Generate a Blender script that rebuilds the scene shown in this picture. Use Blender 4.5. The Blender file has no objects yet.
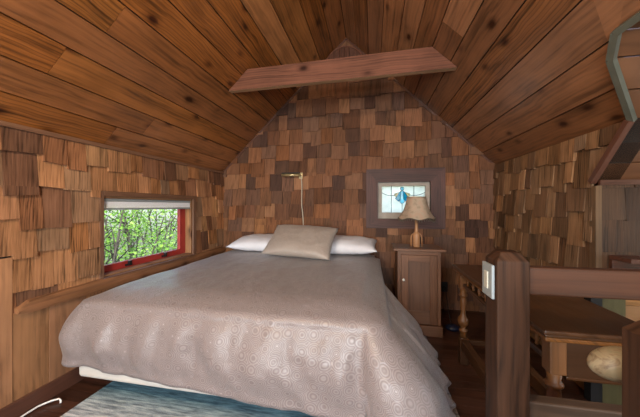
import bpy, bmesh, math, random
from mathutils import Vector, Matrix, noise
PI = math.pi
C = bpy.context.scene.collection
# ------------------------------------------------------------------ room data
XL, XR, YB, YR = -2.014, 1.377, 3.40, -1.80
EZ = 1.678
XM = (XL + XR) / 2
RZ = EZ + 1.645
SL = 1.645 / 1.695
SLEN = math.hypot(1.695, 1.645)

# ------------------------------------------------------------------ mesh helpers
class MB:
    def __init__(s):
        s.v = []; s.f = []; s.uv = []; s.rc = []; s.sm = []; s.mi = []
    def add(s, vs, fs, uvf=None, rc=None, smooth=False, mi=0):
        """uvf(face_index, vert_index_local) -> (u, v)"""
        b = len(s.v); s.v += [tuple(v) for v in vs]
        rc = rc or (random.random(), random.random(), random.random(), 1)
        for k, f in enumerate(fs):
            s.f.append([b + i for i in f])
            s.uv.append([uvf(k, i) if uvf else (vs[i][0], vs[i][1]) for i in f])
            s.rc.append(rc); s.sm.append(smooth); s.mi.append(mi)
    def box(s, lo, hi, ax=0, M=None, rc=None, mi=0, bev=0.0):
        x0, y0, z0 = lo; x1, y1, z1 = hi
        off = (random.uniform(0, 40), random.uniform(0, 40))
        if bev > 0:
            bm = bmesh.new()
            bmesh.ops.create_cube(bm, size=1)
            for v in bm.verts:
                v.co = Vector(((x0 + x1) / 2 + v.co.x * (x1 - x0), (y0 + y1) / 2 + v.co.y * (y1 - y0), (z0 + z1) / 2 + v.co.z * (z1 - z0)))
            b = min(bev, .45 * min(abs(x1 - x0), abs(y1 - y0), abs(z1 - z0)))
            bmesh.ops.bevel(bm, geom=bm.edges[:], offset=b, segments=2, affect='EDGES', profile=.5)
            bm.verts.index_update()
            vs = [v.co.copy() for v in bm.verts]; fs = [[v.index for v in f.verts] for f in bm.faces]; bm.free()
        else:
            vs = [Vector((x, y, z)) for z in (z0, z1) for y in (y0, y1) for x in (x0, x1)]
            fs = [(0, 2, 3, 1), (4, 5, 7, 6), (0, 1, 5, 4), (2, 6, 7, 3), (0, 4, 6, 2), (1, 3, 7, 5)]
        o = [i for i in range(3) if i != ax]
        uvs = [(v[ax] + off[0], v[o[0]] + v[o[1]] + off[1]) for v in vs]
        if M: vs = [M @ v for v in vs]
        s.add(vs, fs, lambda k, i: uvs[i], rc, mi=mi)
    def prism(s, pts, F, th, ax=0, rc=None, mi=0, back=0.0):
        """convex 2D polygon pts in frame F(u,v,w); front face at w=th(u,v), back at w=back"""
        n = len(pts)
        if n < 3: return
        off = (random.uniform(0, 40), random.uniform(0, 40))
        t = th if callable(th) else (lambda u, v: th)
        vs = [F(p[0], p[1], t(*p)) for p in pts] + [F(p[0], p[1], back) for p in pts]
        fs = [list(range(n)), list(range(2 * n - 1, n - 1, -1))]
        for i in range(n):
            j = (i + 1) % n; fs.append([j, i, n + i, n + j])
        loc = [(p[0], p[1], t(*p)) for p in pts] + [(p[0], p[1], back) for p in pts]
        o = 1 - ax
        uvs = [(q[ax] + off[0], q[o] + q[2] + off[1]) for q in loc]
        s.add(vs, fs, lambda k, i: uvs[i], rc, mi=mi)
    def lathe(s, prof, M=None, seg=24, rc=None, mi=0, uvscale=1.0):
        vs = []; 
        for (r, z) in prof:
            for k in range(seg):
                a = 2 * PI * k / seg; vs.append(Vector((r * math.cos(a), r * math.sin(a), z)))
        fs = []
        for i in range(len(prof) - 1):
            for k in range(seg):
                k2 = (k + 1) % seg
                fs.append([i * seg + k, i * seg + k2, (i + 1) * seg + k2, (i + 1) * seg + k])
        fs.append(list(range(seg - 1, -1, -1))); fs.append([(len(prof) - 1) * seg + k for k in range(seg)])
        uvs = [(v.z, math.atan2(v.y, v.x) * .03) for v in vs]
        if M: vs = [M @ v for v in vs]
        s.add(vs, fs, lambda k, i: uvs[i], rc, smooth=True, mi=mi)
    def tube(s, pts, r, seg=8, rc=None, mi=0):
        pts = [Vector(p) for p in pts]; n = len(pts)
        rr = r if isinstance(r, (list, tuple)) else [r] * n
        vs = []; up = Vector((0, 0, 1))
        t0 = (pts[1] - pts[0]).normalized()
        x = t0.orthogonal().normalized()
        for i, p in enumerate(pts):
            t = (pts[min(i + 1, n - 1)] - pts[max(i - 1, 0)]).normalized()
            x = (x - t * x.dot(t)).normalized(); y = t.cross(x)
            for k in range(seg):
                a = 2 * PI * k / seg; vs.append(p + (x * math.cos(a) + y * math.sin(a)) * rr[i])
        fs = []
        for i in range(n - 1):
            for k in range(seg):
                k2 = (k + 1) % seg
                fs.append([i * seg + k, i * seg + k2, (i + 1) * seg + k2, (i + 1) * seg + k])
        fs.append(list(range(seg - 1, -1, -1))); fs.append([(n - 1) * seg + k for k in range(seg)])
        s.add(vs, fs, None, rc, smooth=True, mi=mi)
    def build(s, name, mats, parent=None, kind=None):
        me = bpy.data.meshes.new(name); me.from_pydata(s.v, [], s.f)
        me.uv_layers.new(name='g'); me.color_attributes.new('rc', 'FLOAT_COLOR', 'CORNER')
        uvl = []; cl_ = []
        for us, rc in zip(s.uv, s.rc):
            for u in us: uvl += [u[0], u[1]]; cl_ += list(rc)[:4]
        me.uv_layers['g'].data.foreach_set('uv', uvl)
        me.color_attributes['rc'].data.foreach_set('color', cl_)
        for p, sm, mi in zip(me.polygons, s.sm, s.mi): p.use_smooth = sm; p.material_index = mi
        for m in (mats if isinstance(mats, (list, tuple)) else [mats]): me.materials.append(m)
        me.validate(); me.update()
        bm = bmesh.new(); bm.from_mesh(me); bmesh.ops.recalc_face_normals(bm, faces=bm.faces[:]); bm.to_mesh(me); bm.free()
        o = bpy.data.objects.new(name, me); C.objects.link(o)
        if parent:
            o.parent = parent; o.matrix_parent_inverse = parent.matrix_world.inverted() if False else Matrix.Translation(-parent.location)
        if kind: o['kind'] = kind
        return o

def thing(name, label, cat, loc=(0, 0, 0), group=None):
    o = bpy.data.objects.new(name, None); C.objects.link(o); o.location = loc; o.empty_display_size = .05
    o['label'] = label; o['category'] = cat
    if group: o['group'] = group
    return o
def structroot(name, loc=(0, 0, 0)):
    o = bpy.data.objects.new(name, None); C.objects.link(o); o.location = loc; o['kind'] = 'structure'; return o
def tag(o, label, cat, group=None):
    o['label'] = label; o['category'] = cat
    if group: o['group'] = group
    return o
def origin_to(o, p):
    p = Vector(p); o.data.transform(Matrix.Translation(-p)); o.location = p; return o

def clip(poly, a, b, c):       # keep a*x+b*y<=c
    out = []; n = len(poly)
    for i in range(n):
        p, q = poly[i], poly[(i + 1) % n]
        dp = a * p[0] + b * p[1] - c; dq = a * q[0] + b * q[1] - c
        if dp <= 1e-9: out.append(p)
        if (dp < -1e-9 and dq > 1e-9) or (dp > 1e-9 and dq < -1e-9):
            t = dp / (dp - dq); out.append((p[0] + (q[0] - p[0]) * t, p[1] + (q[1] - p[1]) * t))
    return out if len(out) > 2 else []
def area(p): return abs(sum(p[i][0] * p[(i + 1) % len(p)][1] - p[(i + 1) % len(p)][0] * p[i][1] for i in range(len(p)))) / 2
def subtract(poly, hole):      # hole: convex polygon ccw
    res = []; rest = poly; n = len(hole)
    for i in range(n):
        (x0, y0), (x1, y1) = hole[i], hole[(i + 1) % n]
        a, b = (y1 - y0), -(x1 - x0); c = a * x0 + b * y0      # outside (right of ccw edge): a x + b y > c
        if not rest: break
        o = clip(rest, -a, -b, -c)
        if o and area(o) > 1e-5: res.append(o)
        rest = clip(rest, a, b, c)
    return res
def rect(x0, y0, x1, y1): return [(x0, y0), (x1, y0), (x1, y1), (x0, y1)]

# ------------------------------------------------------------------ materials
def newmat(name):
    m = bpy.data.materials.new(name); m.use_nodes = True
    nt = m.node_tree; nt.nodes.clear()
    out = nt.nodes.new('ShaderNodeOutputMaterial'); b = nt.nodes.new('ShaderNodeBsdfPrincipled')
    nt.links.new(b.outputs[0], out.inputs[0]); return m, nt, b
def N(nt, t, **kw):
    n = nt.nodes.new(t)
    for k, v in kw.items():
        if k.startswith('i_'):
            key = k[2:]; key = int(key) if key.isdigit() else key
            n.inputs[key].default_value = v
        else: setattr(n, k, v)
    return n
def ramp(nt, stops, interp='LINEAR'):
    r = nt.nodes.new('ShaderNodeValToRGB'); r.color_ramp.interpolation = interp
    e = r.color_ramp.elements
    while len(e) < len(stops): e.new(.5)
    for i, (p, c) in enumerate(stops): e[i].position = p; e[i].color = (*c, 1)
    return r
def math_(nt, op, a, b=None, c=None):
    n = nt.nodes.new('ShaderNodeMath'); n.operation = op
    for i, x in enumerate((a, b, c)):
        if x is None: continue
        if isinstance(x, (int, float)): n.inputs[i].default_value = x
        else: nt.links.new(x, n.inputs[i])
    return n.outputs[0]
def mixc(nt, mode, fac, a, b):
    n = nt.nodes.new('ShaderNodeMix'); n.data_type = 'RGBA'; n.blend_type = mode
    for sock, x in ((n.inputs[0], fac), (n.inputs[6], a), (n.inputs[7], b)):
        if isinstance(x, (int, float)): sock.default_value = x
        elif isinstance(x, tuple): sock.default_value = (*x, 1)
        else: nt.links.new(x, sock)
    return n.outputs[2]

def wood(name, palette, rough=.5, grain=26, along=1.3, contrast=.45, var=.35, knots=0.0, bump=.3, spec=.4, coat=0.0):
    """palette: per-piece tones picked by the piece's random attribute; grain runs along uv.x"""
    m, nt, b = newmat(name); L = nt.links.new
    uv = N(nt, 'ShaderNodeUVMap', uv_map='g'); at = N(nt, 'ShaderNodeVertexColor', layer_name='rc')
    sep = N(nt, 'ShaderNodeSeparateColor'); L(at.outputs[0], sep.inputs[0])
    mp = N(nt, 'ShaderNodeMapping'); mp.inputs['Scale'].default_value = (along, grain, 1); L(uv.outputs[0], mp.inputs[0])
    # warp
    n0 = N(nt, 'ShaderNodeTexNoise', i_Scale=2.2, i_Detail=2.0); L(uv.outputs[0], n0.inputs['Vector'])
    wv = N(nt, 'ShaderNodeVectorMath', operation='SCALE'); L(n0.outputs[1], wv.inputs[0]); wv.inputs['Scale'].default_value = 1.6
    ad = N(nt, 'ShaderNodeVectorMath', operation='ADD'); L(mp.outputs[0], ad.inputs[0]); L(wv.outputs[0], ad.inputs[1])
    n1 = N(nt, 'ShaderNodeTexNoise', i_Scale=1.0, i_Detail=5.0, i_Roughness=.6); L(ad.outputs[0], n1.inputs['Vector'])
    n2 = N(nt, 'ShaderNodeTexNoise', i_Scale=3.0, i_Detail=3.0); L(uv.outputs[0], n2.inputs['Vector'])
    wave = N(nt, 'ShaderNodeTexWave', i_Scale=.55, i_Distortion=5.0, i_Detail=2.0, wave_type='BANDS', bands_direction='Y')
    wave.inputs['Detail Scale'].default_value = 1.0; L(ad.outputs[0], wave.inputs['Vector'])
    pal = ramp(nt, [(i / max(1, len(palette) - 1), c) for i, c in enumerate(palette)]); L(sep.outputs[0], pal.inputs[0])
    mf = N(nt, 'ShaderNodeMapping'); mf.inputs['Scale'].default_value = (along * 2.5, grain * 5, 1); L(uv.outputs[0], mf.inputs[0])
    nf = N(nt, 'ShaderNodeTexNoise', i_Scale=1.0, i_Detail=3.0); L(mf.outputs[0], nf.inputs['Vector'])
    g = math_(nt, 'MULTIPLY_ADD', n1.outputs[0], .6, math_(nt, 'MULTIPLY_ADD', wave.outputs[0], .07, math_(nt, 'MULTIPLY', nf.outputs[0], .36)))
    gr = ramp(nt, [(.38, (1 - contrast,) * 3), (.5, (1.0, 1.0, 1.0)), (.62, (1 + contrast * .5,) * 3)]); L(g, gr.inputs[0])
    per = ramp(nt, [(0, (.6,) * 3), (.5, (.85,) * 3), (1, (1.0,) * 3)]); L(sep.outputs[2], per.inputs[0])
    w2 = N(nt, 'ShaderNodeTexWave', i_Scale=.9, i_Distortion=7.0, i_Detail=2.0, wave_type='BANDS', bands_direction='Y'); L(ad.outputs[0], w2.inputs['Vector'])
    wr = ramp(nt, [(.0, (1 - contrast * .8,) * 3), (.35, (1, 1, 1))]); L(w2.outputs[0], wr.inputs[0])
    fig = math_(nt, 'MULTIPLY', math_(nt, 'GREATER_THAN', sep.outputs[2], .8), .8)
    col = mixc(nt, 'MULTIPLY', per.outputs[0], pal.outputs[0], gr.outputs[0])
    col = mixc(nt, 'MULTIPLY', fig, col, wr.outputs[0])
    bl = ramp(nt, [(.3, (1 - contrast * .5,) * 3), (.65, (1.05,) * 3)]); L(n2.outputs[0], bl.inputs[0])
    col = mixc(nt, 'MULTIPLY', .8, col, bl.outputs[0])
    val = math_(nt, 'MULTIPLY_ADD', sep.outputs[1], 2 * var, 1 - var)
    hsv = N(nt, 'ShaderNodeHueSaturation'); L(col, hsv.inputs['Color']); L(val, hsv.inputs['Value'])
    L(math_(nt, 'MULTIPLY_ADD', sep.outputs[2], .10, .93), hsv.inputs['Saturation'])
    col = hsv.outputs[0]
    if knots > 0:
        mk = N(nt, 'ShaderNodeMapping'); mk.inputs['Scale'].default_value = (3.6, 6.5, 1); L(uv.outputs[0], mk.inputs[0])
        vo = N(nt, 'ShaderNodeTexVoronoi', i_Scale=1.0, i_Randomness=1.0); L(mk.outputs[0], vo.inputs['Vector'])
        kd = math_(nt, 'MULTIPLY_ADD', n1.outputs[0], .10, vo.outputs['Distance'])
        sc = N(nt, 'ShaderNodeSeparateColor'); L(vo.outputs['Color'], sc.inputs[0])
        on = math_(nt, 'GREATER_THAN', sc.outputs[0], 1 - knots)
        kr = ramp(nt, [(.13, (1, 1, 1)), (.18, (.7, .7, .7)), (.24, (.3, .3, .3)), (.36, (0, 0, 0))]); L(kd, kr.inputs[0])
        col = mixc(nt, 'MULTIPLY', math_(nt, 'MULTIPLY', kr.outputs[0], on), col, (.16, .09, .06))
    L(col, b.inputs['Base Color'])
    rr = math_(nt, 'MULTIPLY_ADD', n1.outputs[0], .25, rough - .12); L(rr, b.inputs['Roughness'])
    b.inputs['Specular IOR Level'].default_value = spec
    if coat: b.inputs['Coat Weight'].default_value = coat; b.inputs['Coat Roughness'].default_value = .25
    bp = N(nt, 'ShaderNodeBump', i_Strength=bump, i_Distance=.004); L(g, bp.inputs['Height']); L(bp.outputs[0], b.inputs['Normal'])
    return m
def plain(name, col, rough=.6, metal=0.0, noise_=.0, scale=20, bump=0, spec=.4, coords='Object'):
    m, nt, b = newmat(name); L = nt.links.new
    b.inputs['Roughness'].default_value = rough; b.inputs['Metallic'].default_value = metal; b.inputs['Specular IOR Level'].default_value = spec
    tc = N(nt, 'ShaderNodeTexCoord'); n = N(nt, 'ShaderNodeTexNoise', i_Scale=float(scale), i_Detail=4.0); L(tc.outputs[coords], n.inputs['Vector'])
    r = ramp(nt, [(.3, tuple(c * (1 - noise_) for c in col)), (.7, tuple(min(1, c * (1 + noise_)) for c in col))]); L(n.outputs[0], r.inputs[0])
    L(r.outputs[0], b.inputs['Base Color'])
    if bump:
        bp = N(nt, 'ShaderNodeBump', i_Strength=bump, i_Distance=.01); L(n.outputs[0], bp.inputs['Height']); L(bp.outputs[0], b.inputs['Normal'])
    return m

M = {}
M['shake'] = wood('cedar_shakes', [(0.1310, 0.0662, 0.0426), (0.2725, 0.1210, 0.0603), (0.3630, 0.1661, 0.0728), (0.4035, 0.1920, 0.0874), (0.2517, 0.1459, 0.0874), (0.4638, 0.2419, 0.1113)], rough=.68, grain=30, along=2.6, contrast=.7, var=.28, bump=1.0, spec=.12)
M['shake_back'] = wood('cedar_shakes_back_shade', [(0.0680, 0.0353, 0.0268), (0.1450, 0.0642, 0.0361), (0.2230, 0.0930, 0.0433), (0.1840, 0.0884, 0.0494), (0.1160, 0.0605, 0.0422), (0.2910, 0.1321, 0.0597)], rough=.62, grain=30, along=2.6, contrast=.55, var=.25, bump=.6, spec=.12)  # back wall: same shakes, weaker light put into a darker palette
M['shake_right'] = wood('cedar_shakes_olive', [(0.1140, 0.0585, 0.0331), (0.2090, 0.1125, 0.0570), (0.2850, 0.1485, 0.0718), (0.2090, 0.1215, 0.0690), (0.3610, 0.1980, 0.1012)], rough=.65, grain=30, along=2.6, contrast=.7, var=.3, bump=.8, spec=.12)
M['shake_recess_shade'] = wood('cedar_shakes_recess_shade', [(0.0330, 0.0160, 0.0096), (0.0550, 0.0260, 0.0144), (0.0715, 0.0340, 0.0173), (0.0495, 0.0250, 0.0144), (0.0825, 0.0400, 0.0202)], rough=.65, grain=30, along=2.6, contrast=.6, var=.25, bump=1.0, spec=.3)  # recess shakes: the shade of the recess is put into this palette
M['ceil'] = wood('varnished_cedar_planks', [(0.252, 0.089, 0.024), (0.320, 0.118, 0.032), (0.281, 0.103, 0.028), (0.359, 0.142, 0.039)], rough=.36, grain=17, along=.8, contrast=.62, var=.12, knots=.75, bump=.35, spec=.5)
M['ceil_shaded'] = wood('varnished_cedar_planks_shaded', [(.19, .078, .033), (.25, .105, .043), (.22, .09, .037), (.29, .125, .053)], rough=.34, grain=17, along=.8, contrast=.62, var=.16, knots=.75, bump=.35, spec=.5)  # right slope: same planks, duller light put into the palette
M['vert'] = wood('golden_wall_boards', [(.28, .13, .06), (.40, .21, .10), (.33, .155, .07)], rough=.6, grain=12, along=.8, contrast=.5, var=.16, knots=.35, bump=.4)
M['floor'] = wood('dark_red_floorboards', [(0.0450, 0.0168, 0.0096), (0.0697, 0.0256, 0.0144), (0.0578, 0.0216, 0.0136)], rough=.33, grain=16, along=1.0, contrast=.6, var=.25, bump=.3, spec=.5)
M['base'] = wood('dark_baseboard', [(.09, .035, .022), (.11, .042, .025)], rough=.4, grain=18, along=.8, contrast=.5, var=.1, bump=.3)
M['trim'] = wood('brown_window_trim', [(.17, .085, .05), (.2, .1, .058)], rough=.5, grain=22, along=.8, contrast=.35, var=.1, bump=.3)
M['purple'] = wood('plum_brown_trim', [(.085, .04, .036), (.105, .048, .042)], rough=.6, grain=22, along=.8, contrast=.6, var=.1, bump=.4)
M['beam'] = wood('weathered_beam', [(.15, .058, .036), (.17, .066, .04)], rough=.6, grain=26, along=.7, contrast=.6, var=.02, knots=.25, bump=.4, spec=.2)
M['post'] = wood('old_post_wood', [(0.0413, 0.0178, 0.0089), (0.0476, 0.0207, 0.0104)], rough=.6, grain=20, along=.8, contrast=.7, var=.05, knots=.3, bump=.5, spec=.2)
M['edge'] = wood('pale_sawn_edge', [(.36, .21, .11), (.4, .24, .13)], rough=.6, grain=22, along=.8, contrast=.3, var=.05)
M['table'] = wood('brown_table_wood', [(0.0450, 0.0168, 0.0053), (0.0544, 0.0208, 0.0067)], rough=.34, grain=16, along=.8, contrast=.45, var=.08, bump=.15, spec=.5)
M['tleg'] = wood('honey_leg_wood', [(0.1212, 0.0441, 0.0084), (0.1400, 0.0504, 0.0097)], rough=.45, grain=20, along=.8, contrast=.35, var=.05, bump=.1, spec=.5)
M['stand'] = wood('nightstand_pine', [(.14, .063, .033), (.16, .072, .038)], rough=.45, grain=16, along=.8, contrast=.4, var=.12, bump=.2)
M['gold'] = wood('golden_lap_boards', [(0.2400, 0.1125, 0.0390), (0.2880, 0.1350, 0.0455)], rough=.45, grain=14, along=.8, contrast=.3, var=.1, bump=.2)
M['dorm'] = wood('dormer_planks', [(.15, .065, .03), (.18, .076, .035)], rough=.45, grain=14, along=.8, contrast=.3, var=.12, bump=.2)
M['greenboard'] = wood('greenish_board', [(0.0600, 0.0504, 0.0160), (0.0640, 0.0525, 0.0175)], rough=.6, grain=14, along=.8, contrast=.3, var=.05)
M['lampwood'] = wood('honey_lamp_wood', [(.36, .17, .07), (.4, .19, .08)], rough=.4, grain=24, along=1, contrast=.3, var=.05)
M['dark'] = plain('soot_brown_backing', (.02, .012, .009), .8)
M['blackish'] = plain('black_paint', (.012, .011, .011), .5)
M['greygreen'] = plain('grey_green_paint', (.12, .125, .10), .4, noise_=.15, scale=8)
M['sash'] = plain('pale_grey_sash', (.36, .31, .27), .6, noise_=.12, scale=18)
M['red'] = plain('red_sash_paint', (.36, .035, .03), .45, noise_=.12, scale=12)
M['white'] = plain('white_plastic', (.26, .30, .33), .4)
M['knob'] = plain('white_porcelain', (.75, .72, .66), .2)
M['brass'] = plain('aged_brass', (.46, .36, .2), .35, metal=.6, noise_=.2)
M['cord'] = plain('pale_cord', (.5, .44, .36), .6)
M['whitecord'] = plain('white_cord', (.75, .75, .74), .4)
M['linen'] = plain('white_linen', (.70, .69, .74), .8, noise_=.04, scale=9, bump=.15)
M['boxspring'] = plain('ivory_sheet', (.56, .53, .49), .85, noise_=.05, scale=12, bump=.2)
M['blue'] = plain('dark_blue_plastic', (.008, .012, .035), .4)
M['lead'] = plain('lead_came', (.06, .06, .065), .4, metal=.6)
M['trunk'] = plain('grey_bark', (.05, .042, .032), .9, noise_=.35, scale=8, bump=.5)
M['soil'] = plain('forest_soil', (.07, .08, .035), .95, noise_=.5, scale=3)
M['ext'] = plain('exterior_siding', (.16, .10, .07), .8, noise_=.2)

# clear glass
def glassmat(name, col=(1, 1, 1), diffuse=0.0, dcol=(1, 1, 1)):
    m = bpy.data.materials.new(name); m.use_nodes = True; nt = m.node_tree; nt.nodes.clear(); L = nt.links.new
    out = N(nt, 'ShaderNodeOutputMaterial'); t = N(nt, 'ShaderNodeBsdfTransparent'); t.inputs[0].default_value = (*col, 1)
    g = N(nt, 'ShaderNodeBsdfGlossy'); g.inputs['Roughness'].default_value = .03
    fr = N(nt, 'ShaderNodeFresnel', i_IOR=1.45); mx = N(nt, 'ShaderNodeMixShader')
    geo = N(nt, 'ShaderNodeNewGeometry')
    fac = math_(nt, 'MULTIPLY', fr.outputs[0], math_(nt, 'SUBTRACT', 1.0, geo.outputs['Backfacing']))
    L(fac, mx.inputs[0]); L(t.outputs[0], mx.inputs[1]); L(g.outputs[0], mx.inputs[2])
    last = mx.outputs[0]
    if diffuse:
        tr = N(nt, 'ShaderNodeBsdfTranslucent'); n = N(nt, 'ShaderNodeTexNoise', i_Scale=14.0, i_Detail=3.0)
        tc = N(nt, 'ShaderNodeTexCoord'); L(tc.outputs['Object'], n.inputs['Vector'])
        r = ramp(nt, [(.3, tuple(c * .8 for c in dcol)), (.7, dcol)]); L(n.outputs[0], r.inputs[0]); L(r.outputs[0], tr.inputs[0])
        m2 = N(nt, 'ShaderNodeMixShader'); m2.inputs[0].default_value = diffuse; L(last, m2.inputs[1]); L(tr.outputs[0], m2.inputs[2]); last = m2.outputs[0]
    L(last, out.inputs[0]); return m
M['glass'] = glassmat('clear_glass', (.96, .98, .97))
M['milk'] = glassmat('milky_art_glass', (.95, .95, .88), .8, (1, .97, .86))
M['tblue'] = glassmat('turquoise_glass', (.05, .45, .6), .7, (.06, .55, .75))
M['tpale'] = glassmat('pale_blue_glass', (.4, .8, .95), .7, (.45, .85, 1.0))
M['tcream'] = glassmat('cream_glass', (.9, .8, .55), .7, (.95, .82, .55))

# comforter fabric: interlocking ring pattern
def ringfabric(name, base, light, rough=.40, scale=16, uvmap=True, line=.5, sheen=.12):
    m, nt, b = newmat(name); L = nt.links.new
    uv = N(nt, 'ShaderNodeUVMap', uv_map='g')
    vo = N(nt, 'ShaderNodeTexVoronoi', i_Scale=float(scale), i_Randomness=.45); L(uv.outputs[0], vo.inputs['Vector'])
    d = vo.outputs['Distance']
    s = math_(nt, 'SINE', math_(nt, 'MULTIPLY', d, 46.0))
    s = math_(nt, 'MULTIPLY_ADD', s, .5, .5)
    dot = math_(nt, 'LESS_THAN', d, .085)
    fac = math_(nt, 'MAXIMUM', math_(nt, 'MULTIPLY', s, line), dot)
    n = N(nt, 'ShaderNodeTexNoise', i_Scale=2.5, i_Detail=3.0); L(uv.outputs[0], n.inputs['Vector'])
    fac2 = math_(nt, 'MULTIPLY', fac, math_(nt, 'MULTIPLY_ADD', n.outputs[0], .5, .55))
    col = mixc(nt, 'MIX', fac2, base, light); L(col, b.inputs['Base Color'])
    L(math_(nt, 'MULTIPLY_ADD', s, -.12, rough + .06), b.inputs['Roughness'])
    b.inputs['Specular IOR Level'].default_value = .5
    b.inputs['Sheen Weight'].default_value = sheen; b.inputs['Sheen Roughness'].default_value = .4
    n3 = N(nt, 'ShaderNodeTexNoise', i_Scale=7.0, i_Detail=3.0); L(uv.outputs[0], n3.inputs['Vector'])
    h = math_(nt, 'MULTIPLY_ADD', n3.outputs[0], 7.0, math_(nt, 'MULTIPLY', s, .25))
    bp = N(nt, 'ShaderNodeBump', i_Strength=.35, i_Distance=.006); L(h, bp.inputs['Height']); L(bp.outputs[0], b.inputs['Normal'])
    return m
M['comf'] = ringfabric('taupe_satin_comforter', (.19, .152, .150), (.38, .34, .338))
M['sham'] = ringfabric('taupe_satin_sham', (.29, .235, .205), (.52, .46, .42), scale=24)

# rug
def rugmat():
    m, nt, b = newmat('striped_blue_rug'); L = nt.links.new
    tc = N(nt, 'ShaderNodeTexCoord'); sp = N(nt, 'ShaderNodeSeparateXYZ'); L(tc.outputs['Object'], sp.inputs[0])
    mp = N(nt, 'ShaderNodeMapping'); mp.inputs['Scale'].default_value = (6, 55, 1); L(tc.outputs['Object'], mp.inputs[0])
    n = N(nt, 'ShaderNodeTexNoise', i_Scale=1.0, i_Detail=4.0, i_Roughness=.7); L(mp.outputs[0], n.inputs['Vector'])
    yy = math_(nt, 'MULTIPLY_ADD', math_(nt, 'ADD', sp.outputs[1], .2225), 1 / 2.3, .5)
    g = ramp(nt, [(.0, (.52, .53, .56)), (.33, (.48, .50, .53)), (.39, (.36, .43, .47)), (.44, (.13, .24, .30)), (.48, (.12, .22, .28)), (.53, (.50, .42, .34)), (.62, (.45, .42, .40)), (.8, (.36, .36, .40)), (1.0, (.36, .36, .40))]); L(yy, g.inputs[0])
    r = ramp(nt, [(.36, (.25, .28, .33)), (.5, (.85, .87, .9)), (.62, (1.5, 1.45, 1.4))]); L(n.outputs[0], r.inputs[0])
    L(mixc(nt, 'MULTIPLY', .8, g.outputs[0], r.outputs[0]), b.inputs['Base Color']); b.inputs['Roughness'].default_value = .95
    b.inputs['Specular IOR Level'].default_value = .1
    n4 = N(nt, 'ShaderNodeTexNoise', i_Scale=160.0); L(tc.outputs['Object'], n4.inputs['Vector'])
    bp = N(nt, 'ShaderNodeBump', i_Strength=.6, i_Distance=.008); L(n4.outputs[0], bp.inputs['Height']); L(bp.outputs[0], b.inputs['Normal'])
    return m
M['rug'] = rugmat()
def shademat():
    m, nt, b = newmat('parchment_shade'); L = nt.links.new
    tc = N(nt, 'ShaderNodeTexCoord'); n = N(nt, 'ShaderNodeTexNoise', i_Scale=28.0, i_Detail=3.0); L(tc.outputs['Object'], n.inputs['Vector'])
    r = ramp(nt, [(.35, (.28, .21, .15)), (.5, (.36, .28, .21)), (.65, (.38, .26, .19))]); L(n.outputs[0], r.inputs[0]); L(r.outputs[0], b.inputs['Base Color'])
    b.inputs['Roughness'].default_value = .8
    b.inputs['Transmission Weight'].default_value = 0
    return m
M['shade'] = shademat()
M['bead'] = plain('bead_fringe', (.10, .08, .06), .4)
def shellmat():
    m, nt, b = newmat('mottled_pale'); L = nt.links.new
    tc = N(nt, 'ShaderNodeTexCoord'); n = N(nt, 'ShaderNodeTexNoise', i_Scale=26.0, i_Detail=5.0, i_Distortion=2.5); L(tc.outputs['Object'], n.inputs['Vector'])
    r = ramp(nt, [(.35, (.12, .08, .045)), (.5, (.25, .20, .13)), (.65, (.21, .18, .115))]); L(n.outputs[0], r.inputs[0]); L(r.outputs[0], b.inputs['Base Color']); b.inputs['Roughness'].default_value = .5
    return m
M['shell'] = shellmat()
def leafmat():
    m = bpy.data.materials.new('bright_leaves'); m.use_nodes = True; nt = m.node_tree; nt.nodes.clear(); L = nt.links.new
    out = N(nt, 'ShaderNodeOutputMaterial'); at = N(nt, 'ShaderNodeVertexColor', layer_name='rc'); sp = N(nt, 'ShaderNodeSeparateColor'); L(at.outputs[0], sp.inputs[0])
    r = ramp(nt, [(0, (.07, .14, .035)), (.35, (.16, .32, .06)), (.7, (.30, .50, .09)), (1, (.50, .66, .20))]); L(sp.outputs[0], r.inputs[0])
    d = N(nt, 'ShaderNodeBsdfDiffuse'); t = N(nt, 'ShaderNodeBsdfTranslucent'); L(r.outputs[0], d.inputs[0]); L(r.outputs[0], t.inputs[0])
    mx = N(nt, 'ShaderNodeMixShader'); mx.inputs[0].default_value = .5; L(d.outputs[0], mx.inputs[1]); L(t.outputs[0], mx.inputs[2]); L(mx.outputs[0], out.inputs[0])
    return m
M['leaf'] = leafmat()

# ------------------------------------------------------------------ wall frames
def F_left(u, v, w): return Vector((XL + w, u, v))            # u = Y, v = Z
def F_right(u, v, w): return Vector((XR - w, u, v))
def F_back(u, v, w): return Vector((u, YB - w, v))
def F_rear(u, v, w): return Vector((u, YR + w, v))
def F_sl(u, v, w):      # left slope: u = Y, v = distance up from eave
    n = Vector((SL, 0, -1)).normalized(); d = Vector((1, 0, SL)).normalized()
    return Vector((XL, 0, EZ)) + d * v + Vector((0, u, 0)) + n * w
def F_sr(u, v, w):
    n = Vector((-SL, 0, -1)).normalized(); d = Vector((-1, 0, SL)).normalized()
    return Vector((XR, 0, EZ)) + d * v + Vector((0, u, 0)) + n * w

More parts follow.
